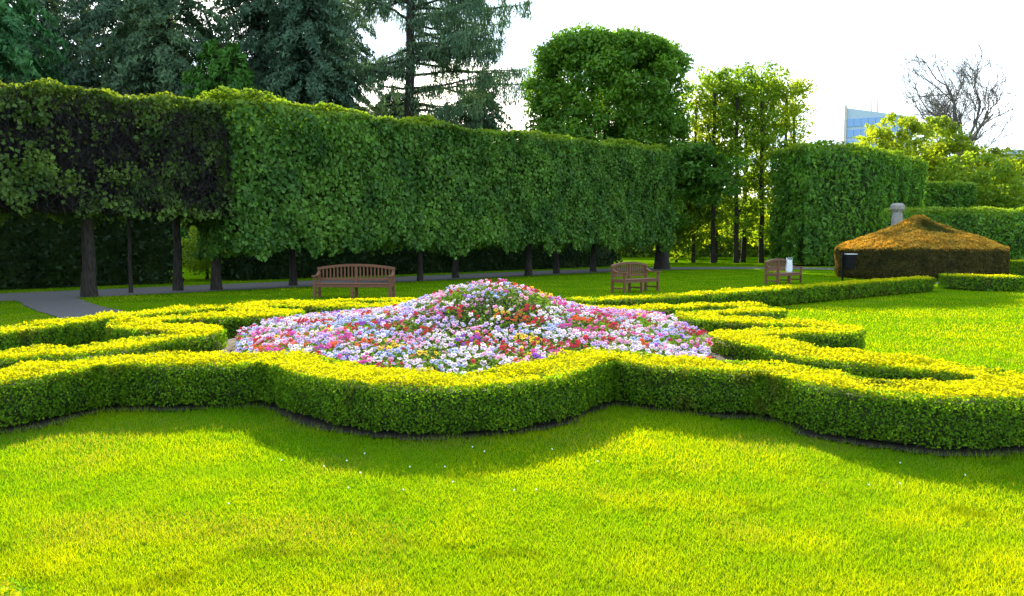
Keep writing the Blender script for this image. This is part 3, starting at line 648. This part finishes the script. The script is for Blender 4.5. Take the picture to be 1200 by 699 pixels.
leafy_tree('shrub', 'green shrub glimpsed through the gap under the twiggy hedge', -13.4, 35.0, 3.4, 1.5, 0.3, 60, 50, 0.16, (0.16, 0.26, 0.018), (0.30, 0.40, 0.025), 0.5, 0, 59, tr=0.07)
conifer('narrow grey-green conifer at the edge beside the pale building', 62.5, 92, 20.5, 2.6, (0.03, 0.05, 0.03), (0.07, 0.10, 0.05), 0.8, openf=0.15)

# bare tree
BX, BY = 54.6, 98.0
o = empty('bare_tree', (BX, BY, 0)); trunk(o, BX, BY, 14.5, 0.42, 'bark_grey', lean=(0.4, 0))
tw = []
def grow(p, d, L, r, lev):
    k = 6; pts = [p]; dd = d.copy()
    for i in range(k):
        dd = unit(dd + rng.normal(0, 0.13, 3) + np.array([0, 0, 0.04])); pts.append(pts[-1] + dd * L / k)
    rad = np.linspace(r, r * 0.5, k + 1)
    if lev == 0: tubes('limb', [(np.array(pts), rad)], M['bark_grey'], o, 6)
    else: tw.append((np.array(pts), rad))
    if lev < 4:
        for q in range(4):
            j = rng.integers(2, k + 1); nd = unit(dd + rng.normal(0, 0.52, 3)); grow(pts[j], nd, L * rng.uniform(0.5, 0.75), max(r * 0.5, 0.024), lev + 1)
for i in range(11):
    a = i * 0.571 + rng.normal(0, 0.2); up = rng.uniform(0.8, 2.0)
    grow(np.array([BX + 0.35, BY, rng.uniform(9.5, 14.2)]), unit(np.array([math.cos(a), math.sin(a), up])), rng.uniform(5.5, 7.6), 0.19, 0)
tag(tubes('twigs', tw, M['bark_grey'], o, 3), kind='stuff')
tag(o, 'bare leafless tree with fine twigs against the white sky', 'tree')

# ------------------------------------------------------------------ buildings
TBW, TBD = 22.0, 18.0
o = empty('glass_tower', (124.5, 300.0, 0), R(-25))
def troof(x): return 51.6 - 0.21 * x
def loc(q): q.parent = o; return q
loc(poly('wall', [(0, 0, 0), (TBW, 0, 0), (TBW, TBD, 0), (0, TBD, 0), (0, 0, troof(0)), (TBW, 0, troof(TBW)), (TBW, TBD, troof(TBW)), (0, TBD, troof(0))], BF, M['slab']))
nc = 9; cwid = TBW / nc
pane_me = None
for fl in range(4, 13):
    for c in range(nc):
        z0_ = 4 * fl + 0.6
        if z0_ + 2.9 > troof((c + 1) * cwid) - 0.5: continue
        if pane_me is None:
            pn = box('pane', 0.12, cwid - 0.12, -0.25, 0.05, 0, 2.9, M['glass']); pane_me = pn.data
        else: pn = bpy.data.objects.new('pane', pane_me); COL.objects.link(pn)
        pn.location = (c * cwid, 0, z0_); loc(pn)
loc(box('edge_fin', -0.9, -0.02, -0.8, 3.0, 0, troof(0) + 1.0, M['frame']))
for ax, ah in ((8.2, 58.5), (10.2, 59.8)):
    loc(tubes('antenna', [([(ax, 6, troof(ax) - 1), (ax, 6, 54.0), (ax, 6, ah)], [0.32, 0.28, 0.14])], M['slab'], None, 6))
tag(o, 'blue glass tower with a sloping roof and two thin antennas', 'tower')

PBX, PBY = 73.0, 118.0
o = empty('pale_building', (PBX, PBY, 0)); box('wall', PBX, PBX + 26, PBY, PBY + 14, 0, 14.6, M['render'], o)
box('roof', PBX - 0.5, PBX + 26.5, PBY - 0.5, PBY + 14.5, 14.6, 15.2, M['slab'], o)
for fl in range(4):
    for c in range(6):
        x0 = PBX + 1.6 + c * 4.1; z = 1.4 + fl * 3.4
        w = box('window', x0, x0 + 1.7, PBY - 0.08, PBY + 0.1, z, z + 1.8, M['frame'], o); 
        p_ = box('pane', x0 + 0.12, x0 + 1.58, PBY - 0.12, PBY - 0.04, z + 0.12, z + 1.68, M['glass']); p_.parent = w
tag(o, 'pale rendered building showing between the right-hand trees', 'building')

# ------------------------------------------------------------------ benches
def bench(label, x, y, rz, W):
    o = empty('park_bench', (x, y, 0), rz); D = 0.58; hw = W / 2
    def bx(name, *a, par=o, bev=0.006): 
        q = box(name, *a, M['wood'], None, bev); q.parent = par; return q
    # front is -y in local space
    for sx in (-1, 1):
        x0 = sx * hw - 0.04 * sx; bx('leg', min(x0, x0 - 0.075 * sx), max(x0, x0 - 0.075 * sx), -D / 2, -D / 2 + 0.075, 0, 0.62)
        bx('leg', min(x0, x0 - 0.075 * sx), max(x0, x0 - 0.075 * sx), D / 2 - 0.075, D / 2, 0, 0.84)
        bx('side_rail', x0 - 0.06 * sx if sx > 0 else x0 + 0.015, x0 - 0.015 if sx > 0 else x0 + 0.06, -D / 2 + 0.075, D / 2 - 0.075, 0.33, 0.41)
        bx('stretcher', x0 - 0.055 * sx if sx > 0 else x0 + 0.02, x0 - 0.02 if sx > 0 else x0 + 0.055, -D / 2 + 0.075, D / 2 - 0.075, 0.12, 0.17)
        # curved arm: sweeps down from the back post and forward
        t = np.linspace(0, 1, 9); ya = D / 2 - 0.03 - t * (D + 0.05); za = 0.645 + 0.12 * np.clip(1 - t / 0.45, 0, 1) ** 2
        V = []; F = []
        for i in range(9):
            for (u, w_) in ((-0.045, -0.02), (0.045, -0.02), (0.045, 0.02), (-0.045, 0.02)): V.append((x0 - 0.037 * sx + u, ya[i], za[i] + w_))
        for i in range(8):
            for q in range(4): F.append((i * 4 + q, i * 4 + (q + 1) % 4, i * 4 + 4 + (q + 1) % 4, i * 4 + 4 + q))
        F += [(3, 2, 1, 0), (32, 33, 34, 35)]
        q = poly('arm', V, F, M['wood']); q.parent = o
    for xc in (0.0,):
        bx('leg', xc - 0.04, xc + 0.04, -D / 2, -D / 2 + 0.07, 0, 0.405); bx('leg', xc - 0.04, xc + 0.04, D / 2 - 0.072, D / 2 - 0.002, 0, 0.93)
        bx('stretcher', xc - 0.02, xc + 0.02, -D / 2 + 0.07, D / 2 - 0.072, 0.12, 0.17)
    bx('front_rail', -hw + 0.115, -0.041, -D / 2 + 0.005, -D / 2 + 0.045, 0.32, 0.405); bx('front_rail', 0.041, hw - 0.115, -D / 2 + 0.005, -D / 2 + 0.045, 0.32, 0.405)
    for k in range(6):
        y0 = -D / 2 - 0.012 + k * 0.088; bx('seat_slat', -hw + 0.118, hw - 0.118, y0, y0 + 0.072, 0.408, 0.432)
    bx('lower_rail', -hw + 0.115, -0.041, D / 2 - 0.06, D / 2 - 0.02, 0.50, 0.57); bx('lower_rail', 0.041, hw - 0.115, D / 2 - 0.06, D / 2 - 0.02, 0.50, 0.57)
    arch = lambda u: 0.80 + 0.11 * (1 - (u / hw) ** 2)
    V = []; F = []; us = np.linspace(-hw + 0.03, hw - 0.03, 25)
    for u in us:
        z = arch(u)
        for (yy, w_) in ((D / 2 - 0.075, 0), (D / 2 + 0.005, 0), (D / 2 + 0.005, 0.075), (D / 2 - 0.075, 0.075)): V.append((u, yy, z + w_))
    for i in range(24):
        for q in range(4): F.append((i * 4 + q, i * 4 + 4 + q, i * 4 + 4 + (q + 1) % 4, i * 4 + (q + 1) % 4))
    F += [(0, 1, 2, 3), (99, 98, 97, 96)]
    q = poly('top_rail', V, F, M['wood']); q.parent = o
    ns = int(round((hw - 0.16) / 0.118))
    for side in (-1, 1):
        for k in range(ns):
            u = side * (0.041 + (hw - 0.156) * (k + 0.75) / (ns + 0.5)); bx('back_slat', u - 0.022, u + 0.022, D / 2 - 0.052, D / 2 - 0.03, 0.565, arch(u) + 0.02, bev=0.003)
    tag(o, label, 'bench', 'wooden benches on the lawn'); return o
bench('wide wooden slatted bench with arched back facing the flower bed squarely', -4.6, 23.2, R(-3), 2.36)
bench('angled wooden bench beside the long hedge, nearer the flower mound', 4.05, 26.1, R(43), 1.9)
bench('angled wooden bench with a white bag, near the litter bin', 10.68, 31.3, R(46), 2.15)

# white bag leaning on the bench's back corner
bx_, by_ = 11.1, 31.92
bg_o = empty('white_bag', (bx_, by_, 0.434))
V = []; F = []; ring = 14; prf = [(0.14, 0.434), (0.16, 0.48), (0.15, 0.60), (0.15, 0.72), (0.14, 0.82), (0.13, 0.90)]
for i, (r, z) in enumerate(prf):
    for k in range(ring):
        a = 2 * math.pi * k / ring; sq = 1 / max(abs(math.cos(a)), abs(math.sin(a))) * 0.85; jr = 1 + 0.16 * (rng.random() - 0.5) * (i > 0)
        V.append((bx_ + r * jr * sq * math.cos(a), by_ + 0.5 * r * jr * sq * math.sin(a), z + (0 if i == 0 else 0.10 * max(0, -math.cos(a)) * (i == 5) + 0.04 * rng.random())))
for i in range(len(prf) - 1):
    for k in range(ring): F.append((i * ring + k, i * ring + (k + 1) % ring, (i + 1) * ring + (k + 1) % ring, (i + 1) * ring + k))
F += [tuple(range(ring - 1, -1, -1))]
poly('sack', V, F, M['bag'], bg_o)
for dx in (-0.05, 0.06):
    tubes('handle', [([(bx_ + dx - 0.03, by_ - 0.05, 0.88), (bx_ + dx - 0.03, by_ - 0.06, 0.99), (bx_ + dx + 0.01, by_ - 0.06, 1.03), (bx_ + dx + 0.04, by_ - 0.06, 0.98), (bx_ + dx + 0.04, by_ - 0.05, 0.88)], [0.008] * 5)], M['bag'], bg_o, 5)
tag(bg_o, 'white bag standing on the seat end of an angled bench', 'bag')

# litter bin on a post
o = empty('litter_bin', (14.2, 34.2, 0))
tubes('post', [([(14.2, 34.2, 0), (14.2, 34.2, 0.6), (14.2, 34.2, 1.22)], [0.045, 0.045, 0.045])], M['black'], o, 8)
V = [(14.26, 33.98, 0.52), (14.62, 33.98, 0.50), (14.62, 34.42, 0.50), (14.26, 34.42, 0.52), (14.25, 33.95, 1.10), (14.70, 33.95, 1.10), (14.70, 34.45, 1.10), (14.25, 34.45, 1.10)]
poly('bin_box', V, BF, M['black'], o); box('lid', 14.24, 14.72, 33.94, 34.46, 1.103, 1.14, M['pale_metal'], o, 0.008)
tubes('bracket', [([(14.2, 34.2, 0.48), (14.4, 34.2, 0.48), (14.45, 34.2, 0.515)], [0.02, 0.02, 0.02])], M['black'], o, 6)
tag(o, 'black litter bin with a pale lid on a post beside the brown topiary', 'litter bin')

# stone pillar
px_, py_ = 21.9, 45.5
o = empty('stone_pillar', (px_, py_, 0))
def lathe(name, prof, x, y, mat, par, seg=16):
    V = []; F = []
    for r, z in prof:
        for k in range(seg): V.append((x + r * math.cos(2 * math.pi * k / seg), y + r * math.sin(2 * math.pi * k / seg), z))
    for i in range(len(prof) - 1):
        for k in range(seg): F.append((i * seg + k, i * seg + (k + 1) % seg, (i + 1) * seg + (k + 1) % seg, (i + 1) * seg + k))
    F += [tuple(range(seg - 1, -1, -1)), tuple((len(prof) - 1) * seg + k for k in range(seg))]
    return poly(name, V, F, mat, par)
lathe('plinth', [(0.5, 0), (0.5, 0.5), (0.42, 0.55)], px_, py_, M['stone'], o)
lathe('shaft', [(0.36, 0.55), (0.30, 2.9), (0.26, 3.35)], px_, py_, M['stone'], o)
lathe('capital', [(0.26, 3.35), (0.38, 3.5), (0.38, 3.72), (0.25, 3.85)], px_, py_, M['stone'], o)
tag(o, 'grey stone pillar top showing beside the brown topiary peak', 'pillar')

# ------------------------------------------------------------------ pansies
PAL = {'white': ((0.72, 0.66, 0.71), (0.30, 0.10, 0.42)), 'lilac': ((0.52, 0.38, 0.74), (0.16, 0.04, 0.36)), 'pale_blue': ((0.42, 0.48, 0.78), (0.10, 0.08, 0.40)),
       'pink': ((0.70, 0.32, 0.52), (0.40, 0.04, 0.22)), 'magenta': ((0.55, 0.06, 0.30), (0.16, 0.01, 0.09)), 'crimson': ((0.42, 0.015, 0.035), (0.06, 0.005, 0.01)),
       'orange_red': ((0.66, 0.10, 0.025), (0.12, 0.02, 0.01)), 'yellow': ((0.78, 0.52, 0.03), (0.16, 0.03, 0.01)), 'purple': ((0.22, 0.05, 0.46), (0.05, 0.01, 0.12))}
NAMES = list(PAL); WT = np.array([0.30, 0.15, 0.11, 0.13, 0.10, 0.11, 0.05, 0.02, 0.03])
PET = [(90, 0.62, 0.55), (20, 0.60, 0.55), (160, 0.60, 0.55), (55, 0.62, 0.40), (270, 0.66, 0.85)]
def pansy_tmpl(kind, seed):
    r_ = np.random.default_rng(seed); pc, ec = PAL[kind]; V = []; Fq = []; C = []
    for i, (an, L, wd) in enumerate([(125, 1.0, 0.62), (55, 1.0, 0.62), (188, 0.92, 0.62), (-8, 0.92, 0.62), (270, 1.0, 0.85)]):
        a = R(an + r_.normal(0, 5)); d = np.array([math.cos(a), math.sin(a), 0]); p = np.array([-d[1], d[0], 0]); z = np.array([0, 0, 1.0]); lift = 0.05 * i
        base = len(V); bend = 0.12 + 0.1 * r_.random()
        V += [d * 0.04 + z * lift * 0.3, d * 0.52 + p * wd * 0.62 + z * (bend * 0.5 + lift), d * L + p * wd * 0.22 + z * (bend + lift), d * L - p * wd * 0.22 + z * (bend * 0.8 + lift), d * 0.52 - p * wd * 0.62 + z * (bend * 0.5 + lift)]
        v_ = r_.uniform(0.85, 1.1); c = np.array(pc) * v_; e = np.array(ec)
        C += [e, c, c, c, c]; Fq += [(base, base + 1, base + 2, base + 3, base + 4)]
        if i >= 2:       # dark blotch towards the throat
            b2 = len(V); V += [d * 0.05 + z * (lift + 0.03), d * 0.42 + p * 0.20 + z * (bend * 0.35 + lift + 0.04), d * 0.50 + z * (bend * 0.4 + lift + 0.05), d * 0.42 - p * 0.20 + z * (bend * 0.35 + lift + 0.04)]
            C += [np.array((0.75, 0.5, 0.05)) if i == 4 else e, e, e, e]; Fq += [(b2, b2 + 1, b2 + 2, b2 + 3)]
    return np.array(V), Fq, np.array(C)
TM = {k: [pansy_tmpl(k, 11 * i + j) for j in range(2)] for i, k in enumerate(NAMES)}

bp = np.c_[rng.uniform(-3.75, 2.7, 60000), rng.uniform(6.9, 15.4, 60000)]
def in_bed(q): return (q[:, 0] > -3.0 - 0.75 * np.clip((q[:, 1] - 8.6) / 2.2, 0, 1)) & (q[:, 0] < 2.05 + 0.42 * np.clip((q[:, 1] - 8.2) / 1.6, 0, 1))
bp = bp[in_bed(bp)]; bp = bp[in_poly(bp, LOOPS)]; bp = bp[near_line(bp, LOOP, True) > 0.37]
# thin to an even spacing
cells = {}; kept = []
for q in bp:
    kx, ky = int(q[0] / 0.07), int(q[1] / 0.07); good = True
    for a_ in (-1, 0, 1):
        for b_ in (-1, 0, 1):
            for w_ in cells.get((kx + a_, ky + b_), ()):
                if (w_[0] - q[0]) ** 2 + (w_[1] - q[1]) ** 2 < 0.054 ** 2: good = False
    if good: cells.setdefault((kx, ky), []).append(q); kept.append(q)
bp = np.array(kept); bp = bp[noise(np.c_[bp, 0 * bp[:, :1]], 2.6, 93) * 0.6 + noise(np.c_[bp, 0 * bp[:, :1]], 7, 94) * 0.4 > 0.30 + 0.1 * rng.random(len(bp))]
pl = np.c_[rng.uniform(-3.9, 2.9, 900), rng.uniform(6.8, 15.6, 900)]          # plants: every plant has one colour
side = np.clip((pl[:, 0] + 3.5) / 6, 0, 1)
pk = np.empty(len(pl), int)
for i in range(len(pl)):
    w = WT.copy(); w[1] *= 1.6 - 1.1 * side[i]; w[2] *= 1.9 - 1.7 * side[i]; w[3] *= 0.5 + side[i]; w[4] *= 0.6 + 0.8 * side[i]; pk[i] = rng.choice(len(NAMES), p=w / w.sum())
owner = np.array([np.argmin(((pl - q) ** 2).sum(1)) for q in bp]); kinds = pk[owner]
stray = rng.random(len(bp)) < 0.15; kinds[stray] = rng.choice(len(NAMES), stray.sum(), p=WT / WT.sum())
fz = bed_z(bp) + rng.uniform(0.12, 0.20, len(bp)) + 0.03 * noise(np.c_[bp, 0 * bp[:, :1]], 5, 91)
fs = rng.uniform(0.022, 0.039, len(bp))
dist = np.hypot(bp[:, 0], bp[:, 1])
dz_ = fz - BOX_H - (1.6 - BOX_H) * 0   # nearest, clearly visible ones first
vis = np.where((bp[:, 1] < 11.2), dist, 99 + dist)
order = np.argsort(vis); near = set(order[:300].tolist())
def rot_for(n_):
    tilt = rng.normal(0, 0.48, (n_, 2)); ez = unit(np.c_[tilt[:, 0], -0.75 + tilt[:, 1], np.full(n_, 0.9)])     # faces up and out
    ex = unit(np.c_[np.ones(n_), rng.normal(0, 0.25, n_), np.zeros(n_)]); ex = unit(ex - ez * (ex * ez).sum(1, keepdims=True)); ey = np.cross(ez, ex)
    return np.stack([ex, ey, ez], 2)
d_ = bp - MC; RT = rot_for(len(bp))
meshes = {}
import mathutils
for k in NAMES:
    for j in range(2):
        V, Fq, C = TM[k][j]
        me = bpy.data.meshes.new('pansy'); me.from_pydata([tuple(v) for v in V] + [(0, 0, -0.02), (0.05, 0, -0.02), (0.02, -0.4, -4.2), (-0.03, -0.4, -4.2)], [], Fq + [(len(V), len(V) + 1, len(V) + 2, len(V) + 3)]); me.update()
        at = me.attributes.new('Col', 'FLOAT_COLOR', 'POINT'); cc = np.ones((len(V) + 4, 4), np.float32); cc[:len(V), :3] = C; cc[len(V):, :3] = (0.05, 0.12, 0.015); at.data.foreach_set('color', cc.ravel())
        me.materials.append(M['petal']); meshes[k, j] = me
LBL = {'white': 'white pansy with violet face', 'lilac': 'lilac pansy with dark face', 'pale_blue': 'pale blue pansy with dark face', 'pink': 'pink pansy', 'magenta': 'magenta pansy', 'crimson': 'crimson pansy', 'orange_red': 'orange-red pansy', 'yellow': 'yellow pansy', 'purple': 'deep purple pansy'}
BV = []; BL = []; BS = []; BT = []; BC = []; vo = 0; lo = 0
for i in range(len(bp)):
    k = NAMES[kinds[i]]; j = int(rng.integers(0, 2))
    if i in near:
        ob = bpy.data.objects.new('pansy', meshes[k, j]); COL.objects.link(ob); mtx = mathutils.Matrix(RT[i].tolist()).to_4x4()
        ob.matrix_world = mathutils.Matrix.Translation((bp[i, 0], bp[i, 1], fz[i])) @ mtx @ mathutils.Matrix.Scale(fs[i], 4)
        tag(ob, LBL[k] + ' near the front edge of the flower bed', 'flower', k.replace('_', ' ') + ' pansies at the front of the bed')
    else:
        V, Fq, C = TM[k][j]; W = (V * fs[i]) @ RT[i].T + np.array([bp[i, 0], bp[i, 1], fz[i]]); BV.append(W); BC.append(C * rng.uniform(0.88, 1.08))
        for f_ in Fq: BL += [q + vo for q in f_]; BS.append(lo); BT.append(len(f_)); lo += len(f_)
        vo += len(V)
fo = mesh_np('pansies', np.vstack(BV), BL, BS, BT, M['petal'], None, np.vstack(BC)); tag(fo, 'mass of mixed pansies covering the flower mound', 'flowers', None, 'stuff')
# pansy foliage
nl = 45000; lp = np.c_[rng.uniform(-3.9, 2.85, nl * 2), rng.uniform(6.8, 15.6, nl * 2)]; lp = lp[in_bed(lp)]; lp = lp[in_poly(lp, LOOPS)]; lp = lp[near_line(lp, LOOP, True) > 0.33][:nl]
lz = bed_z(lp) + rng.uniform(0.02, 0.165, len(lp)); LP = np.c_[lp, lz]
fo = leaves_mesh('pansy_leaves', LP, np.tile([0, -0.2, 1.0], (len(lp), 1)), 0.048 * rng.uniform(0.7, 1.4, len(lp)), mixc((0.05, 0.12, 0.015), (0.13, 0.24, 0.03), rng.random(len(lp))), M['box'], None, 0.5, 0.7)
tag(fo, 'green pansy leaves between the flowers of the mound', 'foliage', None, 'stuff')

# ------------------------------------------------------------------ grass
def blades(n, y0, y1, hgt, wid, pw, name, label):
    # more blades where the lawn is nearer to the viewer's side of the garden
    u = rng.random(n); y = (y0 ** (1 - pw) + u * (y1 ** (1 - pw) - y0 ** (1 - pw))) ** (1 / (1 - pw)); x = rng.uniform(-1, 1, n) * (0.72 * y + 0.7)
    P2 = np.c_[x, y]
    bad = in_poly(P2, LOOPS) | (near_line(P2, LOOP, True) < 0.31 + 0.13 * noise(np.c_[P2, P2[:, :1] * 0], 2.5, 31) + rng.normal(0, 0.025, n))
    for ln, w_ in ((LONG_L, 0.33), (LONG_R, 0.36), (MAIN, 1.95), (BRANCH, 0.8), (CROSS, 0.6), ([(-4.2, 3.5), (-3.0, 3.02), (-2.23, 2.6), (-1.80, 2.29), (-1.56, 1.75)], 0.3)): bad |= near_line(P2, ln) < w_
    bad |= ((P2 - np.array([TX, TY])) ** 2).sum(1) < (TR - 0.2) ** 2
    P2 = P2[~bad]; n = len(P2); y = P2[:, 1]; P0 = np.c_[P2, np.zeros(n)]
    k = np.clip(y / 6.0, 0.85, 4.0) ** 0.65
    pt = noise(P0, 0.8, 101) * 0.55 + noise(P0, 3.1, 103) * 0.45
    tall = 0.75 + 0.5 * noise(P0, 4.5, 105)
    edge = np.clip((0.58 - near_line(P2, LOOP, True)) / 0.16, 0, 1) if y0 < 9 else 0
    h = hgt * rng.uniform(0.55, 1.25, n) * np.clip(k, 0.8, 1.6) * tall * (1 + 0.8 * edge); w = wid * rng.uniform(0.7, 1.3, n) * k
    a = rng.random(n) * 6.283; side = np.c_[np.cos(a), np.sin(a), 0 * a]; ln = rng.normal(0, 0.50, (n, 2)); lean = np.c_[ln, 0 * a]
    Tip = P0 + lean * h[:, None] + np.c_[0 * h, 0 * h, h]; k_ = 3
    V = np.empty((n, k_, 3)); V[:, 0] = P0 - side * w[:, None] * 0.5; V[:, 1] = P0 + side * w[:, None] * 0.5
    V[:, 2] = Tip
    L = np.arange(n * k_); st = np.arange(n) * k_; tt = np.full(n, k_)
    c = mixc((0.115, 0.28, 0.003), (0.235, 0.375, 0.003), np.clip((pt - 0.28) * 2.1 + rng.normal(0, 0.10, n), 0, 1)) * rng.uniform(0.86, 1.14, (n, 1))
    tuft = np.clip((noise(P0, 9.0, 109) * 0.6 + noise(P0, 3.0, 110) * 0.4 - 0.66) * 6, 0, 1)[:, None]; c = c * (1 - 0.35 * tuft) 
    dry = (rng.random(n) < 0.05 + 0.40 * np.clip((noise(P0, 1.6, 107) - 0.64) * 4, 0, 1)); c[dry] = np.array([0.19, 0.255, 0.05]) * rng.uniform(0.8, 1.2, (dry.sum(), 1))
    o = mesh_np(name, V.reshape(-1, 3), L, st, tt, M['grass'], None, np.repeat(c, k_, axis=0)); tag(o, label, 'grass', None, 'stuff'); return o
blades(480000, 2.6, 9.5, 0.031, 0.0042, 1.6, 'grass', 'short sunlit green grass of the front lawn')
blades(190000, 9.3, 46.0, 0.024, 0.0066, 1.8, 'grass', 'mown green grass of the lawn beyond the parterre')

# daisies
nd = 34; dp = np.c_[rng.normal(0, 0.5, nd) + rng.choice([-1.0, -0.3, 2.6, -4.1, 3.8], nd), rng.normal(0, 0.22, nd) + rng.choice([5.5, 5.7, 4.9], nd)]
dp = dp[near_line(dp, LOOP, True) > 0.5]; DV = []; DF = []
for q in dp:
    b0 = len(DV); z = 0.04 + 0.015 * rng.random(); r_ = 0.006
    DV += [(q[0] + r_ * math.cos(k * 1.0472), q[1] + r_ * math.sin(k * 1.0472) * 0.9, z + 0.004 * math.sin(k)) for k in range(6)]; DF.append(tuple(b0 + k for k in range(6)))
do = quads('daisies', np.array(DV), DF, M['petal'], None, np.full((len(DV), 3), 0.78)); tag(do, 'tiny white daisies dotted in the front lawn grass', 'flowers', None, 'stuff')
